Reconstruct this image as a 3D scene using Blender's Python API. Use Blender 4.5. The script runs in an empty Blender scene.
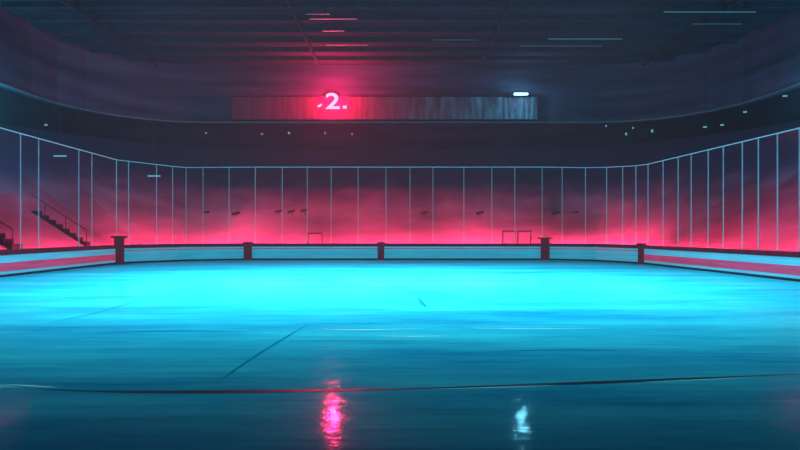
import bpy, bmesh, math, random
from mathutils import Vector, Matrix
random.seed(7)
S=bpy.context.scene
S.view_settings.view_transform='Standard'
S.view_settings.look='None'
COL=S.collection
F=500.0; HZ=232.6; CH=1.75
def zz(y,d): return CH+(HZ-y)*d/F
def xx(x,d): return (x-400)*d/F

# ---------- materials ----------
def mat(name,col,rough=0.7,metal=0.0,emit=None,es=0.0,noise=0.0,nscale=3.0,stretch=(1,1,1),spec=0.3):
    m=bpy.data.materials.new(name); m.use_nodes=True
    nt=m.node_tree; b=nt.nodes['Principled BSDF']
    b.inputs['Roughness'].default_value=rough; b.inputs['Metallic'].default_value=metal
    b.inputs['Specular IOR Level'].default_value=spec
    c=(*col,1)
    b.inputs['Base Color'].default_value=c
    if noise>0:
        tc=nt.nodes.new('ShaderNodeTexCoord'); mp=nt.nodes.new('ShaderNodeMapping'); mp.inputs['Scale'].default_value=stretch
        n=nt.nodes.new('ShaderNodeTexNoise'); n.inputs['Scale'].default_value=nscale; n.inputs['Detail'].default_value=5
        r=nt.nodes.new('ShaderNodeValToRGB')
        r.color_ramp.elements[0].position=0.3; r.color_ramp.elements[1].position=0.7
        r.color_ramp.elements[0].color=(*[v*(1-noise) for v in col],1)
        r.color_ramp.elements[1].color=(*[min(1,v*(1+noise)) for v in col],1)
        nt.links.new(tc.outputs['Object'],mp.inputs[0]); nt.links.new(mp.outputs[0],n.inputs['Vector'])
        nt.links.new(n.outputs['Fac'],r.inputs[0]); nt.links.new(r.outputs[0],b.inputs['Base Color'])
    if emit:
        b.inputs['Emission Color'].default_value=(*emit,1); b.inputs['Emission Strength'].default_value=es
    return m
M={}
M['concrete']=mat('concrete',(0.2,0.22,0.3),0.85,noise=0.4,nscale=0.8)
def standmat(name='stand_concrete_shaded_top'):
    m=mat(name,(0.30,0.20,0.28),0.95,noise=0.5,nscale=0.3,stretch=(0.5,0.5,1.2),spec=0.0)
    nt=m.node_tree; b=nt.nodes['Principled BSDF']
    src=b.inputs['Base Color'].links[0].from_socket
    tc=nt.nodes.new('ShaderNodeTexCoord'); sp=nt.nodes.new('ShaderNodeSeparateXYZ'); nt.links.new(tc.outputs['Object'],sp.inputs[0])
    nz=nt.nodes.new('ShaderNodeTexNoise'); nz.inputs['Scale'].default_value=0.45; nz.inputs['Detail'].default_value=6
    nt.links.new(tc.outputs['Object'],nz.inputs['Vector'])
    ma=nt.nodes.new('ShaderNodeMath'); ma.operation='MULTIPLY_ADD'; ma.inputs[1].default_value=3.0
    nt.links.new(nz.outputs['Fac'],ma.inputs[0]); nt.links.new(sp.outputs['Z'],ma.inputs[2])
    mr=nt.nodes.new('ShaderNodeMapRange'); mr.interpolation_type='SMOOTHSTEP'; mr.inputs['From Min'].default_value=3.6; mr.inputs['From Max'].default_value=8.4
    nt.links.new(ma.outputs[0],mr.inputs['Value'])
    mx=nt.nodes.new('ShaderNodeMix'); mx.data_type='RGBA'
    nt.links.new(mr.outputs[0],mx.inputs[0]); nt.links.new(src,mx.inputs[6]); mx.inputs[7].default_value=(0.035,0.05,0.11,1)  # upper tiers fade to navy: falloff of the wash light put into the colour
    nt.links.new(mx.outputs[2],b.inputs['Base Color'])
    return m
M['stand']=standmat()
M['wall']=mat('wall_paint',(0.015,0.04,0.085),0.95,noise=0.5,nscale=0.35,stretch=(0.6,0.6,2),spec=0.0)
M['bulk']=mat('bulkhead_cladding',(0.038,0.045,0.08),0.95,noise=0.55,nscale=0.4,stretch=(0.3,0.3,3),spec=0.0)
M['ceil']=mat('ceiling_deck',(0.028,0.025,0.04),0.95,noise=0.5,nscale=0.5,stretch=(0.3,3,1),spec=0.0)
M['beam']=mat('dark_steel',(0.022,0.028,0.045),0.8,noise=0.3,nscale=2,spec=0.0)
M['redrail']=mat('dark_red_rail_glow',(0.13,0.02,0.04),0.6,noise=0.3,nscale=2,emit=(0.5,0.03,0.08),es=0.07,spec=0.1)  # faint red emission makes the rail look lit; not a lamp
M['redpost']=mat('dark_red_post_glow',(0.16,0.02,0.04),0.5,noise=0.3,nscale=3,emit=(0.5,0.02,0.06),es=0.08)  # a little red glow painted in for light falling on the posts
M['board']=mat('pale_board_glow',(0.22,0.70,0.85),0.45,noise=0.25,nscale=1.2,stretch=(0.3,1,3),emit=(0.03,0.6,0.8),es=0.3)  # cyan emission stands in for light reaching the boards from the ice
M['stripe']=mat('red_stripe_glow',(0.75,0.10,0.22),0.5,noise=0.3,nscale=1.5,stretch=(0.3,1,3),emit=(0.9,0.08,0.2),es=0.22)  # stripe looks lit through added emission
M['kick']=mat('dark_kick_plate',(0.02,0.04,0.07),0.6,noise=0.3,nscale=2)
M['alu']=mat('glass_post_aluminium_glow',(0.25,0.45,0.55),0.5,emit=(0.12,0.6,0.75),es=0.2,noise=0.2,nscale=2)  # added cyan emission paints the lit look of the thin posts
M['toprail']=mat('glass_rail_aluminium_glow',(0.25,0.5,0.6),0.5,emit=(0.08,0.6,0.75),es=0.32,noise=0.2,nscale=2)  # rail brightness partly painted by emission; no light source here
M['trim']=mat('fascia_trim_glow',(0.06,0.11,0.16),0.8,emit=(0.08,0.4,0.55),es=0.04,noise=0.2,nscale=2,spec=0)  # weak teal emission put in as light catching the edge
M['dark']=mat('black_metal',(0.02,0.02,0.03),0.5,noise=0.3,nscale=6)
def em(n,c,s):
    return mat(n,(0.05,0.05,0.05),0.5,emit=c,es=s)
M['e_pink']=em('pink_tube',(1,0.12,0.3),0.4)
M['e_cyan']=em('cyan_tube',(0.1,0.6,0.8),0.22)
M['e_cyandim']=em('dim_cyan_tube',(0.08,0.4,0.55),0.13)
M['e_white']=em('white_lamp',(0.5,0.9,1),6)
M['e_spot']=em('small_cyan_lamp',(0.2,0.65,0.8),0.55)
M['e_spotp']=em('small_pink_lamp',(0.8,0.35,0.5),0.45)
M['e_digit']=em('red_digit',(1,0.28,0.38),2.2)

g=bpy.data.materials.new('clear_glass'); g.use_nodes=True; nt=g.node_tree; nt.nodes.clear()
o=nt.nodes.new('ShaderNodeOutputMaterial'); mx=nt.nodes.new('ShaderNodeMixShader'); mx.inputs[0].default_value=0.02
t=nt.nodes.new('ShaderNodeBsdfTransparent'); t.inputs[0].default_value=(0.97,0.98,1,1)
gl=nt.nodes.new('ShaderNodeBsdfGlossy'); gl.inputs['Roughness'].default_value=0.15; gl.inputs['Color'].default_value=(0.6,0.8,1,1)
nt.links.new(t.outputs[0],mx.inputs[1]); nt.links.new(gl.outputs[0],mx.inputs[2]); nt.links.new(mx.outputs[0],o.inputs[0])
M['glass']=g

# ice
m=bpy.data.materials.new('ice'); m.use_nodes=True; nt=m.node_tree; nt.nodes.clear()
N=nt.nodes.new; L=nt.links.new
o=N('ShaderNodeOutputMaterial'); mx=N('ShaderNodeMixShader'); mx.inputs[0].default_value=0.08
df=N('ShaderNodeBsdfDiffuse'); gl=N('ShaderNodeBsdfGlossy'); gl.inputs['Color'].default_value=(0.8,0.95,1,1)
tc=N('ShaderNodeTexCoord')
mp=N('ShaderNodeMapping'); mp.inputs['Scale'].default_value=(0.13,0.8,1); mp.inputs['Rotation'].default_value=(0,0,0.08)
n1=N('ShaderNodeTexNoise'); n1.inputs['Scale'].default_value=1.0; n1.inputs['Detail'].default_value=9; n1.inputs['Roughness'].default_value=0.72
cr=N('ShaderNodeValToRGB'); cr.color_ramp.elements[0].position=0.33; cr.color_ramp.elements[1].position=0.64
cr.color_ramp.elements[0].color=(0.005,0.36,0.62,1); cr.color_ramp.elements[1].color=(0.06,0.78,0.92,1)
L(tc.outputs['Object'],mp.inputs[0]); L(mp.outputs[0],n1.inputs['Vector']); L(n1.outputs['Fac'],cr.inputs[0])
mp3=N('ShaderNodeMapping'); mp3.inputs['Scale'].default_value=(0.25,9,1); mp3.inputs['Rotation'].default_value=(0,0,-0.12)
n3=N('ShaderNodeTexNoise'); n3.inputs['Scale'].default_value=1.2; n3.inputs['Detail'].default_value=4
r3=N('ShaderNodeValToRGB'); r3.color_ramp.elements[0].position=0.30; r3.color_ramp.elements[0].color=(0.8,0.8,0.8,1); r3.color_ramp.elements[1].position=0.5; r3.color_ramp.elements[1].color=(1,1,1,1)
L(tc.outputs['Object'],mp3.inputs[0]); L(mp3.outputs[0],n3.inputs['Vector']); L(n3.outputs['Fac'],r3.inputs[0])
mu=N('ShaderNodeMix'); mu.data_type='RGBA'; mu.blend_type='MULTIPLY'; mu.inputs[0].default_value=1
L(cr.outputs[0],mu.inputs[6]); L(r3.outputs[0],mu.inputs[7]); L(mu.outputs[2],df.inputs['Color'])
n2=N('ShaderNodeTexNoise'); n2.inputs['Scale'].default_value=2.6; n2.inputs['Detail'].default_value=6
L(tc.outputs['Object'],n2.inputs['Vector'])
mr=N('ShaderNodeMapRange'); mr.inputs['To Min'].default_value=0.02; mr.inputs['To Max'].default_value=0.12
L(n2.outputs['Fac'],mr.inputs['Value']); L(mr.outputs[0],gl.inputs['Roughness'])
bp=N('ShaderNodeBump'); bp.inputs['Strength'].default_value=0.35; bp.inputs['Distance'].default_value=0.02
L(n2.outputs['Fac'],bp.inputs['Height']); L(bp.outputs[0],gl.inputs['Normal'])
L(df.outputs[0],mx.inputs[1]); L(gl.outputs[0],mx.inputs[2]); L(mx.outputs[0],o.inputs[0])
M['ice']=m

# LED display band material
m=bpy.data.materials.new('led_display'); m.use_nodes=True; nt=m.node_tree; b=nt.nodes['Principled BSDF']
N=nt.nodes.new; L=nt.links.new
b.inputs['Base Color'].default_value=(0.05,0.02,0.04,1); b.inputs['Roughness'].default_value=0.8; b.inputs['Specular IOR Level'].default_value=0.05
tc=N('ShaderNodeTexCoord'); sp=N('ShaderNodeSeparateXYZ'); L(tc.outputs['Object'],sp.inputs[0])
mp=N('ShaderNodeMapping'); mp.inputs['Scale'].default_value=(2.6,0,0.35)
nz=N('ShaderNodeTexNoise'); nz.inputs['Scale'].default_value=1; nz.inputs['Detail'].default_value=6; nz.inputs['Roughness'].default_value=0.75
L(tc.outputs['Object'],mp.inputs[0]); L(mp.outputs[0],nz.inputs['Vector'])
rp=N('ShaderNodeValToRGB'); rp.color_ramp.elements[0].position=0.44; rp.color_ramp.elements[0].color=(0.15,0.15,0.15,1)
rp.color_ramp.elements[1].position=0.62; rp.color_ramp.elements[1].color=(1,1,1,1)
L(nz.outputs['Fac'],rp.inputs[0])
cx=N('ShaderNodeValToRGB'); e=cx.color_ramp.elements
e[0].position=0.0; e[0].color=(0.035,0.01,0.03,1); e[1].position=1.0; e[1].color=(0.03,0.28,0.45,1)
k=cx.color_ramp.elements.new(0.33); k.color=(0.25,0.01,0.05,1)
k=cx.color_ramp.elements.new(0.52); k.color=(0.02,0.03,0.06,1)
k=cx.color_ramp.elements.new(0.75); k.color=(0.015,0.08,0.14,1)
mr=N('ShaderNodeMapRange'); mr.inputs['From Min'].default_value=-11; mr.inputs['From Max'].default_value=11
L(sp.outputs['X'],mr.inputs['Value']); L(mr.outputs[0],cx.inputs[0])
mu=N('ShaderNodeMix'); mu.data_type='RGBA'; mu.blend_type='MULTIPLY'; mu.inputs['Factor'].default_value=1
L(cx.outputs[0],mu.inputs[6]); L(rp.outputs[0],mu.inputs[7]); L(mu.outputs[2],b.inputs['Emission Color'])
b.inputs['Emission Strength'].default_value=0.7
M['led']=m

# ---------- helpers ----------
def link(o,parent=None):
    COL.objects.link(o)
    if parent: o.parent=parent
    return o
def tag(ob,label=None,cat=None,group=None,kind=None):
    if label: ob['label']=label
    if cat: ob['category']=cat
    if group: ob['group']=group
    if kind: ob['kind']=kind
    return ob
def meshobj(name,verts,faces,mt,loc=(0,0,0),rot=(0,0,0),parent=None,label=None,cat=None,group=None,kind=None,bevel=0):
    me=bpy.data.meshes.new(name); me.from_pydata([tuple(v) for v in verts],[],faces)
    bm=bmesh.new(); bm.from_mesh(me); bmesh.ops.recalc_face_normals(bm,faces=bm.faces)
    if bevel: bmesh.ops.bevel(bm,geom=bm.edges[:],offset=bevel,segments=2,affect='EDGES')
    bm.to_mesh(me); bm.free()
    me.materials.append(M[mt])
    ob=bpy.data.objects.new(name,me); ob.location=loc; ob.rotation_euler=rot
    return tag(link(ob,parent),label,cat,group,kind)
def empty(name,loc,rot=(0,0,0),**k):
    e=bpy.data.objects.new(name,None); e.empty_display_size=0.2; e.location=loc; e.rotation_euler=rot
    return tag(link(e),**k)
BF=[(0,1,2,3),(4,7,6,5),(0,4,5,1),(1,5,6,2),(2,6,7,3),(3,7,4,0)]
def bv(x0,x1,y0,y1,z0,z1):
    return [(x0,y0,z0),(x1,y0,z0),(x1,y1,z0),(x0,y1,z0),(x0,y0,z1),(x1,y0,z1),(x1,y1,z1),(x0,y1,z1)]
def box(name,x0,x1,y0,y1,z0,z1,mt,**k):
    return meshobj(name,bv(x0,x1,y0,y1,z0,z1),BF,mt,**k)
def multi(boxes):
    V=[];Fc=[]
    for b in boxes:
        n=len(V); V+=bv(*b); Fc+=[tuple(i+n for i in f) for f in BF]
    return V,Fc
def tube(p,q,r,seg=8):
    p=Vector(p);q=Vector(q);d=(q-p).normalized()
    a=d.orthogonal().normalized(); b=d.cross(a)
    V=[];Fc=[]
    for c in (p,q):
        for i in range(seg):
            t=2*math.pi*i/seg; V.append(c+r*(math.cos(t)*a+math.sin(t)*b))
    for i in range(seg): Fc.append((i,(i+1)%seg,seg+(i+1)%seg,seg+i))
    Fc.append(tuple(range(seg))); Fc.append(tuple(range(seg,2*seg)))
    return V,Fc
def tubes(lst):
    V=[];Fc=[]
    for a in lst:
        v,f=tube(*a); n=len(V); V+=v; Fc+=[tuple(i+n for i in x) for x in f]
    return V,Fc

# ---------- room shell ----------
XL,XR,YB,YF,ZC=-33.5,32.5,-9.0,51.5,14.5
box('floor',XL,XR,YB,YF,-0.3,-0.04,'concrete',kind='structure')
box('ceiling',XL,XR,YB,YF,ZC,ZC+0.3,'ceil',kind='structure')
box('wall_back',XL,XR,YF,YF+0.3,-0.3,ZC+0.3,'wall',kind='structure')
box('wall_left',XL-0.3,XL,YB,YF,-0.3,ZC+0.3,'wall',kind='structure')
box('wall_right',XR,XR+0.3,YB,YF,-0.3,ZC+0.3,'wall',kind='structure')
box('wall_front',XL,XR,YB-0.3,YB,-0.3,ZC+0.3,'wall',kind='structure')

def sweep(name,path,prof,mt,**k):
    V=[];Fc=[];n=len(prof)
    for fn in path:
        for (o_,z_) in prof:
            x,y=fn(o_); V.append((x,y,z_))
    for i in range(len(path)-1):
        for j in range(n-1):
            a=i*n+j; Fc.append((a,a+1,a+n+1,a+n))
    return meshobj(name,V,Fc,mt,**k)
def upath(xl,xr,yb,c,y0):
    P=[lambda o:(xl-o,y0)]
    for i in range(0,7):
        a=math.pi-(math.pi/2)*i/6
        P.append(lambda o,a=a:(xl+c+(c+o)*math.cos(a),yb-c+(c+o)*math.sin(a)))
    for i in range(0,7):
        a=math.pi/2-(math.pi/2)*i/6
        P.append(lambda o,a=a:(xr-c+(c+o)*math.cos(a),yb-c+(c+o)*math.sin(a)))
    P.append(lambda o:(xr+o,y0))
    return P
ZB=zz(123,38)
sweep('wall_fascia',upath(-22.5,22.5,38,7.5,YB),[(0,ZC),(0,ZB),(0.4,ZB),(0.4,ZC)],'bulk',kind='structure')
sweep('trim_1',upath(-22.4,22.4,37.9,7.4,YB),[(0,ZB+0.09),(0,ZB),(0.09,ZB),(0.09,ZB+0.09),(0,ZB+0.09)],'trim',kind='structure')
# grandstand
prof=[(0,-0.04),(0,0.9)]
o_,z_=0,0.9
NT=120; RUN=0.1175; RISE=0.075
for i in range(NT):
    o_+=RUN; prof.append((o_,z_)); z_+=RISE; prof.append((o_,z_))
prof.append((o_+1.2,z_)); prof.append((o_+1.2,-0.04))
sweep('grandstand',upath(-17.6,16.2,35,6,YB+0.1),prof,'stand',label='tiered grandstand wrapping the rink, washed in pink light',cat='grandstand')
def stand_z(o): return 0.9+RISE*max(0,math.floor(o/RUN))

# ceiling beams
for d in [26,27.7,29.4,31.1,32.8,34.5,36.2]:
    box('ceiling_beam',-22.0,22.0,-0.1,0.1,-0.3,0,'beam',loc=(0,d,ZC-0.001),label='dark steel roof beam spanning the arena ceiling',cat='roof beam',group='roof beams')
for X in (-18,-6,6,18):
    box('ceiling_purlin',-0.05,0.05,12,37,-0.45,-0.3,'beam',loc=(X,0,ZC-0.002),label='long dark steel purlin running under the roof beams',cat='roof beam',group='roof purlins')
strips=[(310,357,19,'e_pink'),(322,344,31,'e_pink'),(326,368,45,'e_pink'),(306,330,14,'e_cyandim'),
 (432,478,40,'e_cyandim'),(548,622,39,'e_cyan'),(520,602,46,'e_cyandim'),(664,756,12,'e_cyan'),(692,742,24,'e_cyandim')]
for (x0,x1,y,mt) in strips:
    z=ZC-0.6; d=(z-CH)*F/(HZ-y); a,b_=xx(x0,d),xx(x1,d); c=(a+b_)/2; w=(b_-a)/2
    e=empty('ceiling_light',(c,d,z),label=('pink' if 'pink' in mt else 'blue-cyan')+' linear tube light hung under the dark ceiling',cat='ceiling light',group='linear ceiling lights')
    box('lamp_tube',-w,w,-0.02,0.02,-0.02,0.02,mt,parent=e)
    V,Fc=multi([(-w,w,-0.04,0.04,0.02,0.05),(-w*.8-0.02,-w*.8+0.02,-0.02,0.02,0.05,0.6),(w*.8-0.02,w*.8+0.02,-0.02,0.02,0.05,0.6)])
    meshobj('lamp_housing',V,Fc,'dark',parent=e)

# ---------- ice ----------
nodes=[(-15.2,4,5.9),(-15.8,28.0,5.82),(-13.3,30.7,5.75),(-9.73,32,5.95),(-1.22,32,5.95),(9.28,32,5.95),(12.0,30.6,5.72),(13.5,27.9,5.5),(14.3,16.5,5.48),(14.6,4,5.5)]
poly=[(n[0],n[1]) for n in nodes]
V=[(x,y,0) for x,y in [(-15.2,-8)]+poly+[(14.6,-8)]]
n=len(V); V2=V+[(x,y,-0.035) for x,y,_ in V]
Fc=[tuple(range(n)),tuple(range(n,2*n))]+[(i,(i+1)%n,n+(i+1)%n,n+i) for i in range(n)]
meshobj('ice_sheet',V2,Fc,'ice',label='glossy cyan ice sheet of the hockey rink',cat='ice rink')
# ---------- boards ----------
PT={1:0.25,3:0.25,4:0.21,5:0.27,7:0.17}
def seg_obj(name,P,Q,parts,t0,t1,**k):
    dx,dy=Q[0]-P[0],Q[1]-P[1]; L_=math.hypot(dx,dy); a=math.atan2(dy,dx)
    e=empty(name,(P[0],P[1],0),(0,0,a),**k)
    for (pn,y0,y1,z0,z1,mt) in parts:
        box(pn,t0,L_-t1,y0,y1,z0,z1,mt,parent=e)
    return e
for i in range(len(nodes)-1):
    side=(i in (0,7,8))
    parts=[('kick_plate',-0.03,0.10,0.0,0.10,'kick'),('board_panel',0,0.12,0.10,0.86,'board'),('top_rail',-0.04,0.18,0.86,1.06,'redrail')]
    if side: parts.append(('board_stripe',-0.012,0.0,0.22,0.56,'stripe'))
    else: parts.append(('board_stripe',-0.012,0.0,0.70,0.76,'stripe'))
    seg_obj('rink_board',nodes[i],nodes[i+1],parts,PT.get(i,0),PT.get(i+1,0),label='pale cyan rink board with red rail and '+('wide pink stripe' if side else 'thin pink line'),cat='rink board',group='boards around the ice')
def redpost(x,y,w,h,capw,ang,lab):
    e=empty('board_post',(x,y,0),(0,0,ang),label=lab,cat='board post',group='red posts between rink boards')
    box('post_body',-w/2,w/2,-0.16,0.2,0,1.04,'redpost',parent=e,bevel=0.015)
    if h>1.1: box('post_head',-w/2,w/2,-0.16,0.02,1.04,h,'redpost',parent=e,bevel=0.01)
    box('post_cap',-capw/2,capw/2,-0.2,0.03,h,h+0.12,'redrail',parent=e,bevel=0.015)
P_='dark red square post with flat cap between rink boards'
redpost(-15.75,28.0,0.5,1.45,0.8,0.7,'taller dark red square post with wide cap at board bend')
redpost(-9.73,32,0.5,1.04,0.62,0.2,P_)
redpost(-1.22,32,0.42,1.04,0.5,0,P_)
redpost(9.28,32,0.55,1.32,0.9,-0.2,'taller dark red square post with wide cap at board bend')
redpost(13.5,27.9,0.34,1.04,0.42,-0.8,P_)
# ---------- glass ----------
def hit(x):
    dx=(x-400)/F
    for i in range(len(nodes)-1):
        A,B=nodes[i],nodes[i+1]
        ex,ey=B[0]-A[0],B[1]-A[1]
        den=ex-dx*ey
        if abs(den)<1e-9: continue
        s=(dx*A[1]-A[0])/den
        if 0<=s<=1 and A[1]+s*ey>0:
            return (A[0]+s*ex,A[1]+s*ey,A[2]+s*(B[2]-A[2]))
xs=[-200,-110,-50,-15,22,40,80,93,117,129,157,173,186,203,229,255,282,307,331,358,386,410,433,464,492,515,542,562,585,606,622,635,647,662,677,690,707,722,741,757,776,798,830,880,950,1040]
pts=[hit(x) for x in xs]; pts=[p for p in pts if p]
for i in range(len(pts)-1):
    A,B=pts[i],pts[i+1]
    dx,dy=B[0]-A[0],B[1]-A[1]; L_=math.hypot(dx,dy); a=math.atan2(dy,dx)
    e=empty('glass_panel',(A[0],A[1],1.06),(0,0,a),label='tall clear safety glass panel with thin pale metal post',cat='glass panel',group='safety glass above the boards')
    hA,hB=A[2]-1.06,B[2]-1.06
    meshobj('pane',[(0.03,0.06,0),(L_,0.06,0),(L_,0.06,hB),(0.03,0.06,hA)],[(0,1,2,3)],'glass',parent=e)
    w=0.015
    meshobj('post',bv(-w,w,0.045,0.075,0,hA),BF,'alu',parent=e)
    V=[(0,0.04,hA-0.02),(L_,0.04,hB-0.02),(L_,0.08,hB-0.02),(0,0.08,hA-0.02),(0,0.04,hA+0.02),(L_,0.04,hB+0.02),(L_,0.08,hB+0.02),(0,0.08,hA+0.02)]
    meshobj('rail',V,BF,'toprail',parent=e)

# ---------- scoreboard ----------
SD=37.4
x0,x1=xx(230,SD),xx(538,SD); zb,zt=zz(120,SD),zz(96,SD); cx_,cz_=(x0+x1)/2,(zb+zt)/2
hw,hh=(x1-x0)/2,(zt-zb)/2
sb=empty('scoreboard',(cx_,SD,cz_),label='long narrow dark LED scoreboard with glowing red digit 2',cat='scoreboard')
box('display_panel',-hw+0.1,hw-0.1,-0.02,0.25,-hh+0.08,hh-0.08,'led',parent=sb)
V,Fc=multi([(-hw,hw,-0.06,0.3,hh-0.06,hh),(-hw,hw,-0.06,0.3,-hh,-hh+0.06),(-hw,-hw+0.06,-0.06,0.3,-hh+.06,hh-.06),(hw-0.06,hw,-0.06,0.3,-hh+.06,hh-.06)])
meshobj('frame',V,Fc,'beam',parent=sb)
V,Fc=multi([(x,x+0.12,0.3,0.6,-0.15,0.15) for x in (-9,-4,0,4,9)])
meshobj('wall_bracket',V,Fc,'dark',parent=sb)
cu=bpy.data.curves.new('digit','FONT'); cu.body='2'; cu.size=1.75; cu.extrude=0.04; cu.offset=0.02; cu.align_x='CENTER'; cu.align_y='CENTER'
tmp=bpy.data.objects.new('tmp',cu); COL.objects.link(tmp); bpy.context.view_layer.update()
me=bpy.data.meshes.new_from_object(tmp.evaluated_get(bpy.context.evaluated_depsgraph_get())); bpy.data.objects.remove(tmp)
me.materials.clear(); me.materials.append(M['e_digit'])
dg=bpy.data.objects.new('digit',me); dg.parent=sb; dg.location=(xx(333,SD)-cx_,-0.14,zz(102.5,SD)-cz_); dg.rotation_euler=(math.pi/2,0,0); dg.scale=(1.3,0.95,1); COL.objects.link(dg); dg['label']='glowing red digit 2'
for (px,py,w,h,r) in [(320,106,0.34,0.15,0.5),(345,107.5,0.28,0.2,0)]:
    box('digit_mark',-w/2,w/2,-0.03,0.03,-h/2,h/2,'e_digit',loc=(xx(px,SD)-cx_,-0.12,zz(py,SD)-cz_),rot=(0,-r,0),parent=sb)
LD=SD-0.6
lx,lz=xx(521,LD),zz(94,LD)
e=empty('flood_lamp',(lx,LD,lz),label='small bright white-cyan lamp above the scoreboard',cat='lamp')
box('lamp_lens',-0.5,0.5,-0.05,0.05,-0.06,0.06,'e_white',parent=e)
V,Fc=multi([(-0.55,0.55,0.05,0.12,-0.1,0.1),(-0.04,0.04,0.12,0.45,-0.03,0.03)])
meshobj('lamp_housing',V,Fc,'dark',parent=e)
# ---------- small lamps on far wall ----------
small=[(206,133,'p'),(262,134,'p'),(289,133,'c'),(325,133,'p'),(352,134,'p'),(606,126,'c'),(626,134,'c'),(633,128,'c'),(652,131,'c')]
def lamp(X,Y,Z,w,h,c):
    e=empty('wall_lamp',(X,Y,Z),label='tiny '+('pink' if c=='p' else 'cyan')+' lamp glowing high on the dark arena wall',cat='lamp',group='tiny lamps on the arena walls')
    box('lens',-w/2,w/2,-0.06,0,-h/2,h/2,'e_spotp' if c=='p' else 'e_spot',parent=e)
    box('housing',-w/2-0.04,w/2+0.04,0,0.12,-h/2-0.04,h/2+0.04,'dark',parent=e)
for (x,y,c) in small:
    D=YF-0.12; lamp(xx(x,D),D,zz(y,D),random.uniform(.12,.25),random.uniform(.14,.28),c)
for (x,y,w,c) in [(154,176,0.8,'c'),(46,125,.15,'c'),(60,156,.8,'c'),(705,127,.2,'c'),(722,125,.2,'c'),(745,112,.2,'c'),(785,96,.25,'c')]:
    D=33.0; X=xx(x,D); Z=zz(y,D)
    e=empty('pendant_lamp',(X,D,Z),label='small cyan lamp on a thin drop pole under the roof',cat='lamp',group='small pendant lamps')
    box('lens',-w/2,w/2,-0.05,0.05,-0.04,0.04,'e_spot',parent=e)
    box('housing',-w/2-.02,w/2+.02,-0.06,0.06,0.04,0.08,'dark',parent=e)
    box('drop_pole',-0.01,0.01,-0.01,0.01,0.08,ZC-Z,'dark',parent=e)

# ---------- goal frames behind the boards ----------
def goal(x0,x1,y,d,mt='dark'):
    a,b_=xx(x0,d),xx(x1,d); h=zz(y,d)+0.04; w=(b_-a)/2
    e=empty('goal_frame',((a+b_)/2,d,-0.04),label='small thin dark tube goal frame standing behind the boards',cat='goal frame',group='small goal frames')
    for s in (-w,w):
        V,Fc=tube((s,0,0),(s,0,h),0.035); meshobj('post',V,Fc,mt,parent=e)
        V,Fc=tube((s,0.0,h-0.02),(s,0.5,0.03),0.02); meshobj('back_stay',V,Fc,mt,parent=e)
    V,Fc=tube((-w-0.03,0,h),(w+0.03,0,h),0.04); meshobj('crossbar',V,Fc,mt,parent=e)
goal(308,322,233,33.9); goal(503,515,231,33.9); goal(518,531,231,33.9)
# ---------- spotlights on tiers ----------
for (x,y) in [(206,217),(236,217),(279,215),(292,216),(305,214),(425,217),(480,218),(556,221),(575,219)]:
    o_=RUN*(27.5 if y>216 else 29.5); D=35+o_; X=xx(x,D); Z=stand_z(o_)+0.001
    e=empty('spotlight',(X,D,Z),(0,0,random.uniform(-0.5,0.5)),label='small dark spotlight on a stand among the empty tiers',cat='spotlight',group='dark spotlights on the tiers')
    h=0.2+random.uniform(0,0.12)
    V,Fc=tubes([((0,0,0),(0,0,h),0.03)])
    meshobj('stand_pole',V,Fc,'dark',parent=e)
    V,Fc=tube((-0.3,-0.1,h+0.02),(0.25,-0.05,h+0.16),0.1,12)
    meshobj('lamp_head',V,Fc,'dark',parent=e)
# ---------- stairs ----------
def stairs(xbase,Y,n,sgn,wid,lab):
    e=empty('staircase',(xbase,Y,0.9),label=lab,cat='staircase',group='stairs through the grandstand')
    bx=[]
    for i in range(n):
        a=0.39*i; z0=0.25*i-0.05; z1=0.25*(i+1)
        xa,xb=sorted((sgn*a,sgn*(a+0.42)))
        bx.append((xa,xb,-wid/2,wid/2,z0,z1+0.08))
    V,Fc=multi(bx); meshobj('steps',V,Fc,'dark',parent=e)
    L_=0.39*n
    ts=[((0,-wid/2,1.0),(sgn*L_,-wid/2,1.0+0.25*n),0.025)]
    for i in range(0,n+1,3):
        ts.append(((sgn*0.39*i,-wid/2,0.1+0.25*i),(sgn*0.39*i,-wid/2,1.0+0.25*i),0.02))
    V,Fc=tubes(ts); meshobj('handrail',V,Fc,'dark',parent=e)
stairs(-17.6,23.0,9,-1,0.6,'dark steps with handrail climbing the pink-lit grandstand')
stairs(-17.7,28.4,8,-1,0.35,'short dark steps with handrail beside the rink corner')
for (x,y,x2,y2) in [(636,243,650,216),(605,243,614,225)]:
    D=34.2
    e=empty('leaning_pole',(xx(x,D),D,-0.04),label='thin dark pole leaning against the front of the stand',cat='pole',group='leaning poles')
    D2=36.4; V,Fc=tube((0,0,0),(xx(x2,D2)-xx(x,D),D2-D,zz(y2,D2)+0.04),0.035); meshobj('pole',V,Fc,'dark',parent=e)

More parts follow.
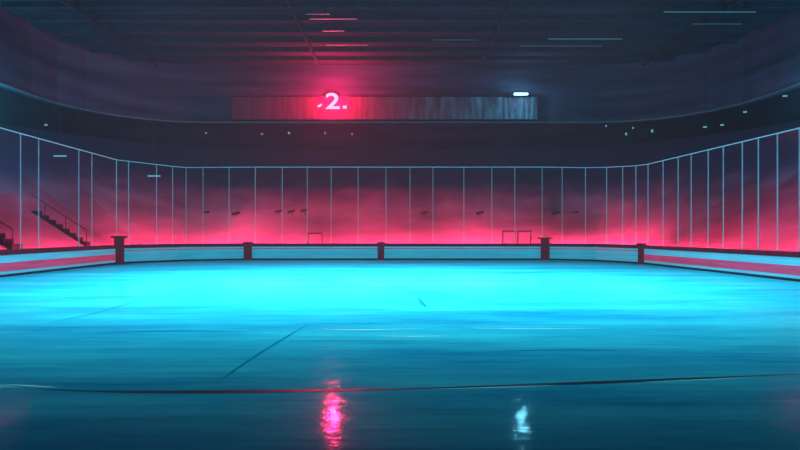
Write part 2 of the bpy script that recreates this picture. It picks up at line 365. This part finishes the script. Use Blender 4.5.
# ---------- ice markings ----------
M['mark']=mat('dark_blue_line',(0.005,0.06,0.10),0.4,noise=0.4,nscale=2)
M['scr']=mat('frosted_scratch_glow',(0.3,0.85,0.95),0.6,noise=0.3,nscale=3,emit=(0.2,0.8,0.9),es=0.2)  # scratches brightened by emission, a glint put into the colour
M['scr2']=mat('dark_scratch',(0.006,0.34,0.50),0.9,noise=0.3,nscale=3,spec=0)
def ribbon(name,px,wfun,mt,z,lab,cat,group=None):
    P=[Vector((xx(x,CH*F/(y-HZ)),CH*F/(y-HZ))) for x,y in px]
    R=[]
    for i in range(len(P)-1):
        p0=P[max(0,i-1)];p1=P[i];p2=P[i+1];p3=P[min(len(P)-1,i+2)]
        for k in range(8):
            t=k/8; R.append(0.5*((2*p1)+(p2-p0)*t+(2*p0-5*p1+4*p2-p3)*t*t+(-p0+3*p1-3*p2+p3)*t**3))
    R.append(P[-1]); V=[];Fc=[]
    for i,p in enumerate(R):
        d=(R[min(i+1,len(R)-1)]-R[max(i-1,0)]).normalized(); nrm=Vector((-d.y,d.x)); w=wfun(i/(len(R)-1))/2
        V+= [(p.x+nrm.x*w,p.y+nrm.y*w,z),(p.x-nrm.x*w,p.y-nrm.y*w,z)]
        if i: a=2*i-2; Fc.append((a,a+1,a+3,a+2))
    meshobj(name,V,Fc,mt,label=lab,cat=cat,group=group)
ribbon('ice_line',[(-60,383),(0,386.5),(60,390),(150,392),(300,391),(420,388.5),(560,384),(700,378.5),(800,374),(880,370)],lambda t:0.07+0.03*math.sin(t*20),'mark',0.003,'thin dark curved line painted across the ice','ice line')
tap=lambda w:(lambda t:w*math.sin(math.pi*min(max(t,0.03),0.97)))
for px,w,mt in [([(316,329),(360,330),(425,328.5)],.07,'scr'),([(375,336),(410,336.5),(448,336)],.07,'scr'),([(465,328),(520,329),(600,328.5)],.07,'scr'),
   ([(48,323),(100,312),(160,294)],.06,'scr2'),([(418,297),(422,303),(427,308)],.10,'scr2'),([(0,384.5),(30,386),(58,388)],.03,'scr'),
   ([(215,384),(262,352),(312,322)],.05,'scr2'),([(90,333),(180,331),(250,332)],.06,'scr2'),([(600,300),(660,302),(720,301)],.08,'scr2'),([(480,352),(560,350),(640,351)],.03,'scr2'),([(500,276),(520,273),(560,271)],.18,'scr2'),
   ([(430,389.5),(500,387.5),(560,385.5)],.02,'scr'),([(640,382.5),(700,380),(760,377)],.02,'scr')]:
    ribbon('skate_mark',px,tap(w),mt,0.0045,('pale' if mt=='scr' else 'dark blue')+' skate scratch in the ice surface','skate mark','skate marks on the ice')

# ---------- lights ----------
def light(kind,name,loc,energy,col,target=None,**k):
    ld=bpy.data.lights.new(name,kind); ld.energy=energy; ld.color=col
    for a,v in k.items(): setattr(ld,a,v)
    lo=bpy.data.objects.new(name,ld); lo.location=loc; COL.objects.link(lo)
    if target is not None: lo.rotation_euler=(Vector(target)-Vector(loc)).to_track_quat('-Z','Y').to_euler()
    return lo
light('AREA','ice_flood',(-0.5,17.2,14.2),4100,(0.25,0.82,1.0),(-0.5,18.1,0),shape='RECTANGLE',size=21,size_y=11,spread=math.radians(78))
def area(loc,target,sx,sy_,e,c,sp=66):
    return light('AREA','wash_light',loc,e,c,target,shape='RECTANGLE',size=sx,size_y=sy_,spread=math.radians(sp))
PK=(1.0,0.035,0.12)
area((-0.5,33.0,0.6),(-0.5,36.0,1.05),26,0.3,1800,PK,70)
area((-14.9,31.6,0.6),(-16.9,33.6,1.05),8,0.3,560,PK,95)
area((13.5,31.6,0.6),(15.5,33.6,1.05),8,0.3,620,PK,95)
area((-16.2,19,0.6),(-18.2,19,1.0),22,0.3,500,PK)
area((15.0,18.5,0.6),(17,18.5,1.3),22,0.3,1000,PK,80)
light('POINT','red_glow',(xx(332,36.0),36.0,zz(97,36.0)),5200,(1,0.01,0.08),shadow_soft_size=0.25)
light('POINT','lamp_glow',(lx,SD-1.0,lz),220,(0.2,0.75,1),shadow_soft_size=0.1)
light('POINT','teal_glow',(-22.0,25.5,8.6),2500,(0.03,0.6,0.8),shadow_soft_size=0.3)
light('POINT','teal_glow',(21.5,24.5,9.0),1800,(0.03,0.6,0.8),shadow_soft_size=0.3)
w=bpy.data.worlds.new('World'); S.world=w; w.use_nodes=True
nt=w.node_tree
nt.nodes['Background'].inputs[0].default_value=(0.03,0.12,0.2,1); nt.nodes['Background'].inputs[1].default_value=0.3
vs=nt.nodes.new('ShaderNodeVolumeScatter'); vs.inputs['Density'].default_value=0.0024; vs.inputs['Anisotropy'].default_value=0.0
vs.inputs['Color'].default_value=(1.0,0.6,0.75,1)
nt.links.new(vs.outputs[0],nt.nodes['World Output'].inputs['Volume'])

cam=bpy.data.cameras.new('camera'); co=bpy.data.objects.new('camera',cam); COL.objects.link(co)
co.location=(0,0,CH); co.rotation_euler=(math.pi/2,0,0)
cam.sensor_width=36; cam.lens=36*F/800; cam.shift_y=(HZ-225)/800; cam.clip_end=300
S.camera=co
